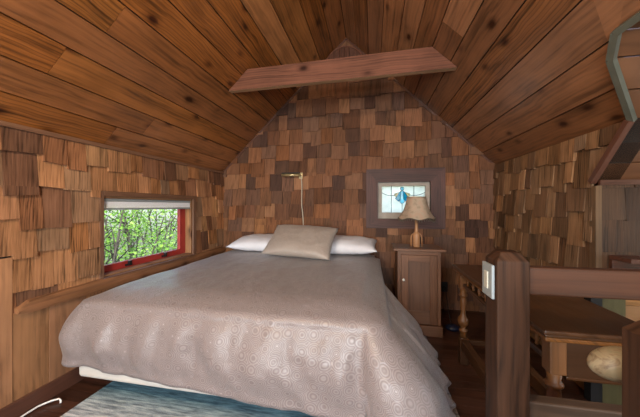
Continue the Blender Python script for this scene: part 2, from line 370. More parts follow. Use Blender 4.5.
def shakes(mb, F, u0, u1, v0, v1, clips=(), holes=(), seed=1, row=.2, wmin=.09, wmax=.2, jit=.022, zoff=0):
    R = random.Random(seed); k = 0; z = v0 - row * .5 + zoff
    while z < v1:
        u = u0 - R.random() * wmax; 
        while u < u1:
            w = R.uniform(wmin, wmax); b = z + R.uniform(-jit, jit); L_ = row * 1.35; th = R.uniform(.014, .028)
            sk = R.uniform(-.006, .006)
            poly = [(u + .0015, b - sk), (u + w - .0015, b + sk), (u + w - .0015, b + L_), (u + .0015, b + L_)]
            for c in ([(-1, 0, -u0), (1, 0, u1), (0, -1, -v0), (0, 1, v1)] + list(clips)):
                if poly: poly = clip(poly, *c)
            ps = [poly] if poly else []
            for h in holes: ps = [q for p in ps for q in subtract(p, h)]
            rc = (R.random(), R.random(), R.random(), 1)
            for p in ps:
                if area(p) > 2e-5:
                    mb.prism(p, F, (lambda uu, vv, b=b, th=th, L_=L_: max(.002, .004 + th * (1 - (vv - b) / L_))), ax=1, rc=rc)
            u += w
        z += row * R.uniform(.97, 1.03); k += 1
def panel(mb, F, poly, holes=(), w0=-.0005, w1=-.12, mi=1):
    ps = [poly]
    for h in holes: ps = [q for p in ps for q in subtract(p, h)]
    for p in ps: mb.prism(p, F, w0, mi=mi, back=w1)

random.seed(3)
# ---- left wall
WL = (1.70, .665, 2.74, 1.285)                       # window opening (Y0,Z0,Y1,Z1)
holeL = rect(*WL)
mb = MB()
panel(mb, F_left, rect(YR, -.05, YB + .12, EZ + .02), [holeL])
shakes(mb, F_left, YR, YB, .60, EZ - .005, holes=[rect(1.67, .60, 2.79, 1.325), rect(-2, .0, 1.172, .93)], seed=11, row=.197, wmin=.10, wmax=.21, jit=.038)
R = random.Random(5); y = YR
bds = [1.19]
while y < YB:                                        # vertical boards under the rail
    w = R.uniform(.14, .24); y1 = min(y + w, YB)
    if y < 1.172 < y1: y1 = 1.172
    top = .92 if y1 <= 1.1721 else .60
    mb.prism(rect(y + .002, .05, y1 - .002, top), F_left, R.uniform(.012, .02), ax=1, rc=(R.random(), R.random(), R.random(), 1), mi=2)
    y = y1
mb.build('wall_left', [M['shake'], M['dark'], M['vert']], kind='structure')
# live-edge rail
mb = MB(); n = 40; vs = []; y0, y1 = 1.18, 3.39
for i in range(n + 1):
    t = i / n; y = y0 + (y1 - y0) * t
    zt = .655 + .008 * math.sin(9 * t) + .012 * noise.noise((y * 4, 1, 0)) + .03 * (i == 0) * -1
    zb = .575 + .008 * math.sin(7 * t + 1) + .014 * noise.noise((y * 5, 5, 0)) + .01 * (i == 0)
    for (x, z) in ((XL + .012, zb), (XL + .045, zb + .004), (XL + .05, (zb + zt) / 2), (XL + .045, zt - .004), (XL + .012, zt)): vs.append(Vector((x, y, z)))
fs = [[i * 5 + k, i * 5 + (k + 1) % 5, i * 5 + 5 + (k + 1) % 5, i * 5 + 5 + k] for i in range(n) for k in range(5)] + [[0, 1, 2, 3, 4], [n * 5 + 4 - k for k in range(5)]]
mb.add(vs, fs, lambda k, i: (vs[i].y, vs[i].z + vs[i].x), (.6, .5, .5, 1)); mb.build('trim_1', wood('live_edge_rail', [(.24, .105, .045), (.26, .115, .05)], rough=.5, grain=14, along=.7, contrast=.5, var=.05, knots=.9, bump=.4), kind='structure')
mb = MB(); mb.box((XL + .012, YR, 0), (XL + .035, YB - .02, .10), ax=1, bev=.004); mb.build('baseboard_left', M['base'], kind='structure')
mb = MB(); mb.box((XL + .001, YR, EZ - .028), (XL + .028, YB - .02, EZ - .001), ax=1); mb.build('trim_2', M['trim'], kind='structure')

# ---- back wall
WB = (.07, 1.055, .68, 1.50)
mb = MB()
gable = [(XL, -.05), (XR, -.05), (XR, EZ), (XM, RZ), (XL, EZ)]
panel(mb, F_back, gable, [rect(*WB)])
cl = [(-SL, 1, EZ - SL * XL), (SL, 1, EZ + SL * XR)]
shakes(mb, F_back, XL, XR, .0, RZ, clips=cl, holes=[rect(-.05, .96, .82, 1.64)], seed=23, row=.19, wmin=.10, wmax=.22, jit=.03)
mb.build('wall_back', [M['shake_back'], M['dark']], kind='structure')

# ---- right wall + recess
YC, YN = 1.99, .41            # recess between
prof = [(1.99, 1.36), (1.737, EZ), (1.53, EZ + .247 * SL), (1.413, EZ + .314 * SL), (.987, EZ + .314 * SL), (.87, EZ + .247 * SL), (.663, EZ), (.41, 1.36)]
prof = [(y, z) for y, z in prof]
holeR = [(.41, -.06), (1.99, -.06), (1.99, 1.36), (1.737, EZ), (.663, EZ), (.41, 1.36)]
mb = MB()
panel(mb, F_right, rect(YR, -.05, YB + .12, EZ), [holeR])
shakes(mb, F_right, YR, YB, .66, EZ - .002, holes=[holeR], seed=37, row=.197, wmin=.07, wmax=.18, jit=.038)
z = 0.0
while z < .66:                # golden lap boards low on the wall
    for (a, b_) in ((YC, YB), (YR, YN)):
        mb.prism(rect(a, z + .003, b_, min(z + .1, .66)), F_right, .014, ax=0, rc=(random.random(),) * 3 + (1,), mi=2)
    z += .1
mb.build('wall_right', [M['shake_right'], M['dark'], M['gold']], kind='structure')
XO = 2.70
def F_rc(u, v, w): return Vector((u, YC - w, v))
def F_rn(u, v, w): return Vector((u, YN + w, v))
def F_ro(u, v, w): return Vector((XO - w, u, v))
mb = MB()
panel(mb, F_rc, rect(XR, -.05, XO, 1.36)); panel(mb, F_rn, rect(XR, -.05, XO, 1.36))
shakes(mb, F_rc, XR, XO, .66, 1.36, seed=51, row=.197, wmin=.13, wmax=.26, jit=.006, zoff=-.02)
shakes(mb, F_rn, XR, XO, .66, 1.36, seed=52, row=.197)
z = 0.0
while z < .66:
    for F in (F_rc, F_rn):
        mb.prism(rect(XR + .003, z + .003, XO, min(z + .1, .66)), F, .014, ax=0, rc=(random.random(),) * 3 + (1,), mi=2)
    z += .1
WO = (.62, .62, 1.78, 1.52)
pp = [(.41, -.05), (1.99, -.05)] + prof
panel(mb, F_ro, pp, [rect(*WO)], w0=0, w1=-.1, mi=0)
mb.build('wall_recess', [M['shake_recess_shade'], M['dark'], M['gold']], kind='structure')

# ---- rear wall with two unseen windows added as light sources
WR1 = (-1.75, .75, -.55, 2.0); WR2 = (-.15, .75, 1.0, 1.9)
mb = MB(); 
panel(mb, F_rear, gable, [rect(*WR1), rect(*WR2)])
shakes(mb, F_rear, XL, XR, .0, RZ, clips=cl, holes=[rect(WR1[0] - .08, WR1[1] - .08, WR1[2] + .08, WR1[3] + .08), rect(WR2[0] - .08, WR2[1] - .08, WR2[2] + .08, WR2[3] + .08)], seed=61, row=.2, wmin=.12, wmax=.25)
mb.build('wall_rear', [M['shake'], M['dark']], kind='structure')
def simple_window(name, F, r, mat, mull=1):
    root = structroot(name)
    m = MB(); u0, v0, u1, v1 = r
    for q in (rect(u0 - .08, v0 - .08, u0, v1 + .08), rect(u1, v0 - .08, u1 + .08, v1 + .08)): m.prism(q, F, .025, ax=1)
    for q in (rect(u0, v0 - .08, u1, v0), rect(u0, v1, u1, v1 + .08)): m.prism(q, F, .025, ax=0)
    m.build('window_frame', mat, root)
    m = MB(); t = .045
    for q in (rect(u0, v0, u0 + t, v1), rect(u1 - t, v0, u1, v1)): m.prism(q, F, -.03, ax=1, back=-.07)
    for q in (rect(u0 + t, v0, u1 - t, v0 + t), rect(u0 + t, v1 - t, u1 - t, v1)): m.prism(q, F, -.03, ax=0, back=-.07)
    for k in range(mull): uu = u0 + (u1 - u0) * (k + 1) / (mull + 1); m.prism(rect(uu - .02, v0 + t, uu + .02, v1 - t), F, -.03, ax=1, back=-.07)
    m.build('sash', mat, root)
    m = MB(); m.prism(rect(u0 + t, v0 + t, u1 - t, v1 - t), F, -.047, back=-.053); m.build('pane', M['glass'], root)
simple_window('added_window_3', F_rear, WR1, M['trim']); simple_window('added_window_4', F_rear, WR2, M['trim']); simple_window('added_window_5', F_ro, WO, M['sash'], 1)  # unseen rear and dormer windows, added to carry the area lights

# ---- ceiling: plank pitch along Y
hole_sl = [(.663, 0), (.87, .344), (.987, .437), (1.413, .437), (1.53, .344), (1.737, 0)]
hole_sl = hole_sl[::-1] if False else hole_sl
def ccw(p):
    a = sum(p[i][0] * p[(i + 1) % len(p)][1] - p[(i + 1) % len(p)][0] * p[i][1] for i in range(len(p)))
    return p if a > 0 else p[::-1]
hole_sl = ccw(hole_sl)
hole_slx = ccw([(.663, -.05), (.663, 0)] + [(.87, .344), (.987, .437), (1.413, .437), (1.53, .344)] + [(1.737, 0), (1.737, -.05)])
mb = MB(); R = random.Random(9)
for F, seams, holes, sd in ((F_sl, [0, .18, .367, .557, .738, .927, 1.118, 1.30, 1.49, 1.69, 1.93, 2.14, SLEN], [], 1),
                        (F_sr, [0, .2, .42, .642, .841, 1.035, 1.232, 1.40, 1.576, 1.783, 1.98, 2.17, SLEN], [hole_sl], 2)):
    panel(mb, F, rect(YR - .1, -.06, YB + .12, SLEN + .02), [hole_slx] if holes else [], w0=-.021, w1=-.06)
    for a, b_ in zip(seams, seams[1:]):
        y = YR
        first = True
        while y < YB:
            ln = R.uniform(2.4, 4.8); ye = min(YB, y + ln)
            if YB - ye < 1.2: ye = YB
            ps = [rect(y + .0015, a + .004, ye - .0015, b_ - .004)]
            for h in holes: ps = [q for p in ps for q in subtract(p, h)]
            rc = (R.random(), R.random(), R.random(), 1)
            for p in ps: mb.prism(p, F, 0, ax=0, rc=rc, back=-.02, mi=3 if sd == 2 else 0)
            y = ye
# dormer vault extruded along +X
def vault(i, P, Q, k=3):
    L_ = math.hypot(Q[0] - P[0], Q[1] - P[1]); nb = max(1, round(L_ / .14))
    for j in range(nb):
        a, b_ = j / nb, (j + 1) / nb; g = .004 / L_
        pa = (P[0] + (Q[0] - P[0]) * (a + g), P[1] + (Q[1] - P[1]) * (a + g)); pb = (P[0] + (Q[0] - P[0]) * (b_ - g), P[1] + (Q[1] - P[1]) * (b_ - g))
        nx, nz = (Q[1] - P[1]) / L_, -(Q[0] - P[0]) / L_          # outward in YZ
        if nz < 0: nx, nz = -nx, -nz
        def xs(p): return XR if p[1] <= EZ + .001 else XR - (p[1] - EZ) / SL
        th = .02
        vs = [Vector((xs(pa), pa[0], pa[1])), Vector((xs(pb), pb[0], pb[1])), Vector((XO, pb[0], pb[1])), Vector((XO, pa[0], pa[1]))]
        vs += [v + Vector((0, nx * th, nz * th)) for v in vs]
        uvs = [(v.x, v.y + v.z) for v in vs]; o_ = random.random() * 30
        mb.add(vs, [(0, 1, 2, 3), (7, 6, 5, 4), (0, 4, 5, 1), (1, 5, 6, 2), (2, 6, 7, 3), (3, 7, 4, 0)], lambda k, i: (uvs[i][0] + o_, uvs[i][1] + o_), mi=2)
    # backing
    vs = [Vector((XR + .02 if P[1] <= EZ + .01 else XR - (P[1] - EZ) / SL + .03, P[0], P[1])), Vector((XR + .02 if Q[1] <= EZ + .01 else XR - (Q[1] - EZ) / SL + .03, Q[0], Q[1])), Vector((XO + .1, Q[0], Q[1])), Vector((XO + .1, P[0], P[1]))]
    nx, nz = (Q[1] - P[1]) / L_, -(Q[0] - P[0]) / L_
    if nz < 0: nx, nz = -nx, -nz
    vs = [v + Vector((0, nx * .021, nz * .021)) for v in vs]; vs += [v + Vector((0, nx * .03, nz * .03)) for v in vs]
    mb.add(vs, [(0, 1, 2, 3), (7, 6, 5, 4), (0, 4, 5, 1), (1, 5, 6, 2), (2, 6, 7, 3), (3, 7, 4, 0)], None, mi=1)
for i in range(len(prof) - 1): vault(i, prof[i], prof[i + 1])
mb.build('ceiling', [M['ceil'], M['dark'], M['dorm'], M['ceil_shaded']], kind='structure')
# trims round the dormer mouth
def bar(m, a, b_, w, h, up, ax=0, rc=None, mi=0):
    a, b_ = Vector(a), Vector(b_); x = (b_ - a).normalized(); up = Vector(up); y = up.cross(x).normalized(); z = x.cross(y)
    Mx = Matrix((x, y, z)).transposed().to_4x4(); Mx.translation = a
    m.box((0, -w / 2, -h / 2), ((b_ - a).length, w / 2, h / 2), ax=0, M=Mx, rc=rc, mi=mi)
nR = Vector((-SL, 0, -1)).normalized()
def onsl(Y, e, w=0): return F_sr(Y, e, w)
mb = MB(); pts = [(1.737, .0), (1.53, .344), (1.413, .437), (.987, .437), (.87, .344), (.663, .0)]
for a, b_ in zip(pts, pts[1:]): bar(mb, onsl(*a, .012), onsl(*b_, .012), .03, .024, nR)
mb.build('trim_3', M['greygreen'], kind='structure')
mb = MB(); bar(mb, (XR - .02, 1.99, 1.36), (XR - .02, 1.737, EZ - .01), .032, .03, (1, 0, 0))
bar(mb, (XR, YC - .02, 1.355), (XO, YC - .02, 1.355), .035, .03, (0, 0, 1)); mb.build('trim_4', M['base'], kind='structure')
mb = MB(); mb.box((XR - .02, YC - .03, .69), (XR + .012, YC + .02, 1.335), ax=2); mb.build('trim_5', wood('pale_corner_board', [(0.1260, 0.0715, 0.0360), (0.1400, 0.0780, 0.0390)], rough=.6, grain=24, along=.8, contrast=.5, var=.05), kind='structure')
mb = MB(); mb.box((1.318, YC - .05, 0), (1.378, YC + .005, .72), ax=2); mb.build('trim_6', M['blackish'], kind='structure')
mb = MB(); mb.box((1.382, YC - .045, 0), (1.50, YC - .018, .70), ax=2); mb.build('trim_7', M['greenboard'], kind='structure')

# ---- floor: boards along X
mb = MB(); R = random.Random(4); y = YR
mb.box((XL - .1, YR - .1, -.08), (XO + .1, YB + .1, -.021), mi=1)
while y < YB:
    x = XL; w = .083
    while x < XO:
        ln = R.uniform(.9, 2.4); xe = min(XO, x + ln)
        if not (y > YC and x > XR): mb.box((x + .0008, y + .0012, -.02), (min(xe, XO if y < YC - .08 else XR) - .0008, min(y + w, YB) - .0012, 0), ax=0, rc=(R.random(), R.random(), R.random(), 1))
        x = xe
        if y > YC - .08 and x > XR: break
    y += w
mb.build('floor', [M['floor'], M['dark']], kind='structure')

# ---- ridge rafter tie (beam) across the room
def zc(x): return EZ + SL * ((x - XL) if x < XM else (XR - x))
mb = MB(); Yf, Yk = 2.38, 2.435; zL0, zR0, zL1, zR1 = 2.315, 2.345, 2.505, 2.535
def xl(z): return XL + (z - EZ) / SL + .004
def xr(z): return XR - (z - EZ) / SL - .004
q = [(xl(zL0), zL0), (xr(zR0), zR0), (xr(zR1), zR1), (xl(zL1), zL1)]
vs = [Vector((a, y, b_)) for y in (Yf, Yk) for a, b_ in q]
mb.add(vs, [(0, 1, 2, 3), (7, 6, 5, 4), (3, 2, 6, 7), (0, 3, 7, 4), (1, 5, 6, 2)], lambda k, i: (vs[i].x, vs[i].z + vs[i].y), (.5, .5, .5, 1))
mb.add([vs[0], vs[4], vs[5], vs[1]], [(0, 1, 2, 3)], lambda k, i: (vs[(0, 4, 5, 1)[i]].x, vs[(0, 4, 5, 1)[i]].y * 1), (.5, .5, .5, 1), mi=1)
o = mb.build('ceiling_beam', [M['beam'], M['edge']]); tag(o, 'reddish brown sawn tie beam spanning between the two ceiling slopes', 'beam')
mb = MB(); bar(mb, (XL, YB - .012, EZ - .02), (XM, YB - .012, RZ - .02), .024, .02, (0, 1, 0)); bar(mb, (XR, YB - .012, EZ - .02), (XM, YB - .012, RZ - .02), .024, .02, (0, 1, 0)); mb.build('trim_8', M['base'], kind='structure')
# round vent at the gable top
t = thing('gable_vent', 'dark half round wooden piece with thin pale rim at gable peak', 'vent', (-.335, YB - .03, 2.98))
mb = MB(); n = 28; rr = .24; cz = 2.95
pl = [(-.335 + rr * math.cos(PI * i / n), cz + rr * math.sin(PI * i / n)) for i in range(n + 1)]
for i in range(8):
    x0 = -.335 - rr + i * rr / 4; x1 = x0 + rr / 4 - .003
    p = clip(clip(pl, -1, 0, -x0), 1, 0, x1)
    if p: mb.prism(p, F_back, .05, ax=1, back=.028)
mb.build('panel', M['base'], t)
mb = MB(); mb.tube([(x, YB - .055, z) for x, z in pl], .006); mb.build('rim', M['beam'], t)

# ------------------------------------------------------------------ left window
root = structroot('window_1')
y0, z0, y1, z1 = WL
mb = MB()
mb.box((XL + .002, y0 - .03, z0 - .06), (XL + .022, y0 - .001, z1 + .038), ax=2); mb.box((XL + .002, y1 + .001, z0 - .06), (XL + .026, y1 + .048, z1 + .038), ax=2)
mb.box((XL + .002, y0, z1 + .001), (XL + .026, y1, z1 + .038), ax=1); mb.box((XL + .002, y0, z0 - .06), (XL + .04, y1, z0 - .001), ax=1)
mb.build('window_frame', M['trim'], root)
mb = MB()       # jamb lining
for lo, hi, ax in (((XL - .12, y0, z0), (XL, y0 + .015, z1), 2), ((XL - .12, y1 - .015, z0), (XL, y1, z1), 2), ((XL - .12, y0 + .015, z1 - .015), (XL, y1 - .015, z1), 1), ((XL - .12, y0 + .015, z0), (XL, y1 - .015, z0 + .015), 1)): mb.box(lo, hi, ax=ax)
mb.build('jamb', M['vert'], root)
mb = MB(); a0, a1, b0, b1 = y0 + .016, y1 - .016, z0 + .016, z1 - .016; X0, X1 = XL - .105, XL - .07
mb.box((X0, a0, b0), (X1, a0 + .05, b1), ax=2); mb.box((X0, a1 - .085, b0), (X1, a1, b1), ax=2); mb.box((X0, a0 + .05, b0), (X1, a1 - .085, b0 + .055), ax=1); mb.box((X0, a0 + .05, b1 - .05), (X1, a1 - .085, b1), ax=1)
mb.build('sash', M['red'], root)
mb = MB(); mb.box((XL - .092, a0 + .045, b0 + .05), (XL - .087, a1 - .08, b1 - .045)); mb.build('pane', M['glass'], root)
for yy in (1.99, 2.40):
    mb = MB(); mb.box((XL - .069, yy - .03, b0 + .012), (XL - .055, yy + .03, b0 + .03)); mb.box((XL - .06, yy - .012, b0 + .02), (XL - .04, yy + .012, b0 + .055)); mb.build('latch', M['blackish'], root)
t = thing('roller_shade', 'rolled up white cellular shade across top of left window', 'blind', (XL - .02, (y0 + y1) / 2, 1.18))
mb = MB(); mb.box((XL - .045, y0 + .018, 1.245), (XL - .002, y1 - .018, 1.268), bev=.003); mb.build('headrail', M['white'], t)
mb = MB()
for k in range(5): mb.box((XL - .042 + .003 * (k % 2), y0 + .02, 1.195 + k * .01), (XL - .006 - .003 * (k % 2), y1 - .02, 1.2045 + k * .01))
mb.build('fabric', plain('shade_cloth', (.85, .88, .95), .8), t)
mb = MB(); mb.box((XL - .045, y0 + .018, 1.178), (XL - .002, y1 - .018, 1.194), bev=.003); mb.build('bottom_rail', M['white'], t)

# ------------------------------------------------------------------ back window
root = structroot('window_2')
mb = MB(); o4 = [(-.07, .94), (.84, .94), (.84, 1.66), (-.07, 1.66)]; i4 = [(.07, 1.055), (.68, 1.055), (.68, 1.50), (.07, 1.50)]
for k in range(4):
    j = (k + 1) % 4; mb.prism([o4[k], o4[j], i4[j], i4[k]], F_back, .035, ax=0 if k % 2 == 0 else 1)
mb.build('window_frame', M['purple'], root)
mb = MB(); u0, v0, u1, v1 = WB; t_ = .05
for q in (rect(u0, v0, u0 + t_, v1), rect(u1 - t_, v0, u1, v1)): mb.prism(q, F_back, -.03, ax=1, back=-.08)
for q in (rect(u0 + t_, v0, u1 - t_, v0 + .075), rect(u0 + t_, v1 - .045, u1 - t_, v1)): mb.prism(q, F_back, -.03, ax=0, back=-.08)
mb.build('sash', M['sash'], root)
gx0, gx1, gz0, gz1 = u0 + t_, u1 - t_, v0 + .075, v1 - .045
mb = MB(); mb.prism(rect(gx0, gz0, gx1, gz1), F_back, -.052, back=-.056); mb.build('pane', M['milk'], root)
yl = YB + .049
cx = .363
mb = MB()
for x in (.234, .501): mb.tube([(x, yl, gz0), (x, yl, gz1)], .0035, 6)
mb.tube([(cx, yl, gz0), (cx, yl, 1.235)], .0035, 6)
def arc(x0, z0_, x1, z1_, sag): return [(x0 + (x1 - x0) * i / 10, yl, z0_ + (z1_ - z0_) * i / 10 - sag * 4 * (i / 10) * (1 - i / 10)) for i in range(11)]
mb.tube(arc(gx0, 1.375, cx - .075, 1.35, .022), .0035, 6); mb.tube(arc(cx + .075, 1.35, gx1, 1.375, .022), .0035, 6)
mb.build('lead_came', M['lead'], root)
pet = {'blue': [[(cx - .012, 1.395), (cx - .035, 1.375), (cx - .082, 1.30), (cx - .04, 1.265), (cx - .018, 1.30)], [(cx + .012, 1.395), (cx + .018, 1.30), (cx + .04, 1.265), (cx + .082, 1.30), (cx + .035, 1.375)]],
       'pale': [[(cx - .012, 1.395), (cx - .018, 1.30), (cx - .03, 1.262), (cx, 1.235), (cx + .03, 1.262), (cx + .018, 1.30), (cx + .012, 1.395)], [(cx + .022 * math.cos(a * PI / 6), 1.422 + .022 * math.sin(a * PI / 6)) for a in range(12)]],
       'cream': [[(cx - .035, 1.375), (cx - .088, 1.362), (cx - .094, 1.34), (cx - .068, 1.32)], [(cx + .035, 1.375), (cx + .068, 1.32), (cx + .094, 1.34), (cx + .088, 1.362)]]}
for nm, mt in (('blue', 'tblue'), ('pale', 'tpale'), ('cream', 'tcream')):
    for q in pet[nm]:
        m_ = MB(); m_.prism(q, F_back, -.047, back=-.0505); o = m_.build('glass_petal', M[mt], root); o['label'] = nm.replace('pale', 'pale blue') + ' stained glass piece'
        m_ = MB(); m_.tube([(a, yl, b_) for a, b_ in q + [q[0]]], .003, 6); m_.build('lead_outline', M['lead'], o)

# ------------------------------------------------------------------ bed
BX0, BX1, BY0, BY1 = -1.86, .05, 1.40, 3.34
bed = thing('bed', 'wide low bed with white base under the taupe comforter', 'bed', ((BX0 + BX1) / 2, (BY0 + BY1) / 2, 0))
mb = MB()
for x in (BX0 + .15, (BX0 + BX1) / 2, BX1 - .1):
    for y in (BY0 + .25, BY1 - .12): mb2 = MB(); mb2.box((x - .03, y - .03, .013), (x + .03, y + .03, .09), ax=2); mb2.build('leg', M['blackish'], bed)
mb = MB(); mb.box((BX0 + .03, BY0 + .05, .09), (BX1 - .03, BY1 - .01, .145), ax=1); mb.build('frame', M['blackish'], bed)
mb = MB(); mb.box((BX0 + .06, BY0 - .035, .145), (BX1 - .005, BY1 - .005, .36), bev=.02); mb.build('box_spring', M['boxspring'], bed)
mb = MB(); mb.box((BX0 + .01, BY0 + .02, .361), (BX1 - .01, BY1 - .01, .60), bev=.06); mb.build('mattress', M['boxspring'], bed)

def make_comforter():
    # perimeter path of the mattress top, rounded corners; p runs left-head -> left-foot -> right-foot -> right-head
    rc = .10; seg = []; ds = .022
    x0, x1, y0, y1 = BX0 + .01, BX1 + .02, BY0 - .0, 3.20
    def add(x, y, nx, ny): seg.append((x, y, nx, ny))
    y = y1
    while y > y0 + rc: add(x0, y, -1, 0); y -= ds
    k = 9
    for i in range(k + 1): a = PI + (PI / 2) * i / k; add(x0 + rc + rc * math.cos(a), y0 + rc + rc * math.sin(a), math.cos(a), math.sin(a))
    x = x0 + rc + ds
    while x < x1 - rc: add(x, y0, 0, -1); x += ds
    k = 14
    for i in range(k + 1): a = 1.5 * PI + (PI / 2) * i / k; add(x1 - rc + rc * math.cos(a), y0 + rc + rc * math.sin(a), math.cos(a), math.sin(a))
    y = y0 + rc + ds
    while y < y1: add(x1, y, 1, 0); y += ds
    add(x1, y1, 1, 0)
    n = len(seg); vs = []; uvs = []; ring = []
    zt = .655
    # cumulative length
    cum = [0]
    for i in range(1, n): cum.append(cum[-1] + math.hypot(seg[i][0] - seg[i - 1][0], seg[i][1] - seg[i - 1][1]))
    nd, ni = 22, 34
    # corner weight of the front right
    def prm(i):
        x, y, nx, ny = seg[i]
        left = max(0, -nx); foot = max(0, -ny); right = max(0, nx)
        cr = (2 * right * foot) if nx > 0 else 0; clf = (2 * left * foot) if nx < 0 else 0
        # drop and flare per side
        ff = min(1, max(0, (x - x0) / (x1 - x0)))
        drop = (left * .14 + foot * (.42 + .085 * ff) + right * .56); s = left + foot + right; drop /= s
        rf = .36 if y < 2.3 else (.36 - .31 * min(1, (y - 2.25) / .3))
        flare = (left * .05 + foot * (.05 + .04 * ff) + right * rf) / s + cr * .08 + clf * .055
        drop += cr * .03
        # left-foot corner still hangs
        if nx < 0 or (left > 0 and y < y0 + .35):
            k_ = max(0, 1 - max(0, y - (y0 + rc)) / .25) if left > .99 else 1
            if left > .99: drop = .14 + k_ * .26
            else: drop = .40 + foot * .03
        return drop, flare
    for j in range(nd + 1):               # skirt rings, hem -> edge
        t = 1 - j / nd
        for i in range(n):
            x, y, nx, ny = seg[i]; drop, fl = prm(i); p = cum[i]
            # fold field
            fold = math.sin(p * 13 + 2.2 * math.sin(p * 3.1)) * .5 + .5 * math.sin(p * 23 + 1.7 * math.sin(p * 5)) + .6 * noise.noise((p * 4, t * 1.5, 3))
            rg = (1 - 2.2 * abs(noise.noise((p * 5.5 + .35 * math.sin(t * 4), t * .9, 9)))) + .6 * (1 - 2.2 * abs(noise.noise((p * 12, t * 1.6, 4))))
            fold = fold * .6 + rg * .75
            amp = (.046 if y < 2.3 else .016) * min(1, t * 1.6) ** .8 + (.010 if nx > .1 else 0) * t
            puff = .045 * math.sin(PI * min(1, t * 1.15)) ** .8 if t > 0 else 0
            r_ = .06
            out = fl * t ** (1.1 - .55 * max(0, -nx) - .3 * max(0, -ny)) + puff * .6 + fold * amp * (.8 if nx > .3 else max(.3, 1 - .7 * t ** 3) * .8)
            z = zt - .06 - (drop - .06) * t - .0 + .006 * noise.noise((x * 5, y * 5, t * 3))
            if t == 1: z += .004 * noise.noise((p * 3, 7, 1))
            out = max(out, .02 if t > .05 else .012) if t > 0 else .0 + .02
            xx, yy = x + nx * out, y + ny * out
            xx = max(xx, XL + .058)
            vs.append(Vector((xx, yy, z)))
            # unrolled uv
            uvs.append((x + nx * drop * t, y + ny * drop * t))
    # rounding + top, shrinking toward the medial segment
    cxm, cym = (x0 + x1) / 2, (y0 + y1) / 2
    hw, hl = (x1 - x0) / 2, (y1 - y0) / 2
    for j in range(1, ni + 1):
        s = j / ni
        for i in range(n):
            x, y, nx, ny = seg[i]
            fx = cxm + (x - cxm) * (1 - s); fy = y + ((y0 + 1.3) + (y - y0) * (y1 - y0 - 1.3) / (y1 - y0) - y) * s
            d = min(hw, hl) * s
            edge = min(1, d / .15)
            z = zt - .06 * (1 - math.sin(edge * PI / 2)) + .022 * min(1, d / .6)
            z += .010 * noise.noise((fx * 2.6, fy * 2.6, 2)) * edge + .005 * noise.noise((fx * 7, fy * 4, 5)) * edge
            # faint mound where it tucks up to the pillows
            vs.append(Vector((fx, fy, z))); uvs.append((fx, fy))
    fs = []
    for j in range(nd + ni):
        for i in range(n - 1): fs.append([j * n + i, j * n + i + 1, (j + 1) * n + i + 1, (j + 1) * n + i])
    m = MB(); m.add(vs, fs, lambda k, i: uvs[i], (.5, .5, .5, 1), smooth=True)
    return m, (x0, x1, y1, n, nd, ni)
m, _ = make_comforter()
o = m.build('comforter', M['comf']); tag(o, 'shiny taupe comforter with concentric ring pattern draped over the bed', 'comforter')
origin_to(o, ((BX0 + BX1) / 2, (BY0 + BY1) / 2, .62))
sd = o.modifiers.new('s', 'SOLIDIFY'); sd.thickness = .014; sd.offset = 1 if False else -1
# head end sheet strip
mb = MB(); mb.box((BX0 + .02, 3.12, .601), (BX1 - .02, BY1 - .005, .612), bev=.004); mb.build('sheet', M['linen'], bed)

def pillow_mesh(w, h, th, seed=0, n=26, flange=.0):
    vs = []; fs = []; uvs = []
    for side in (1, -1):
        b = len(vs)
        for j in range(n + 1):
            for i in range(n + 1):
                a = -1 + 2 * i / n; c = -1 + 2 * j / n
                pin = 1 - .10 * (a * a) * (1 - c * c) * 0 
                e = max(0, (1 - abs(a) ** 2.6)) ** .55 * max(0, (1 - abs(c) ** 2.6)) ** .55
                x = a * w / 2 * (1 - .07 * (1 - abs(c) ** 2) * abs(a) ** 3 * 0 - .06 * (1 - c * c) * (abs(a) ** 6)); y = c * h / 2 * (1 - .08 * (1 - a * a) * (abs(c) ** 6))
                z = side * (th / 2) * e + .012 * noise.noise((x * 7 + seed, y * 7, side)) * e + .006 * noise.noise((x * 17 + seed, y * 15, side)) * e ** .3
                if e == 0: z = .004 * noise.noise((x * 9, y * 9, seed))
                vs.append(Vector((x, y, z))); uvs.append((x, y + 3 * side))
        for j in range(n):
            for i in range(n):
                q = [b + j * (n + 1) + i, b + j * (n + 1) + i + 1, b + (j + 1) * (n + 1) + i + 1, b + (j + 1) * (n + 1) + i]
                fs.append(q if side > 0 else q[::-1])
    return vs, fs, uvs
def pillow(name, mat, label, w, h, th, Mx, group=None, seed=0, piping=False):
    vs, fs, uvs = pillow_mesh(w, h, th, seed)
    m = MB(); m.add(vs, fs, lambda k, i: uvs[i], (.5, .5, .5, 1), smooth=True)
    o = m.build(name, mat); 
    bm = bmesh.new(); bm.from_mesh(o.data); bmesh.ops.remove_doubles(bm, verts=bm.verts[:], dist=.0008); bmesh.ops.recalc_face_normals(bm, faces=bm.faces[:]); bm.to_mesh(o.data); bm.free()
    o.matrix_world = Mx; tag(o, label, 'pillow', group); return o
def TR(loc, rx=0, ry=0, rz=0): return Matrix.Translation(loc) @ Matrix.Rotation(rz, 4, 'Z') @ Matrix.Rotation(ry, 4, 'Y') @ Matrix.Rotation(rx, 4, 'X')
pillow('pillow', M['linen'], 'white bed pillow lying flat, left of the two', .84, .46, .17, TR((-1.25, 3.10, .768), rx=math.radians(8), rz=.03), 'white bed pillows', 1)
pillow('pillow', M['linen'], 'white bed pillow lying flat, right of the two near the lamp', .84, .46, .17, TR((-.36, 3.10, .768), rx=math.radians(8), rz=-.03), 'white bed pillows', 2)
pillow('throw_pillow', M['sham'], 'taupe patterned sham pillow leaning on the white pillows', .74, .48, .17, TR((-.745, 2.79, .84), rx=math.radians(35), ry=math.radians(2), rz=math.radians(-5)), None, 3)

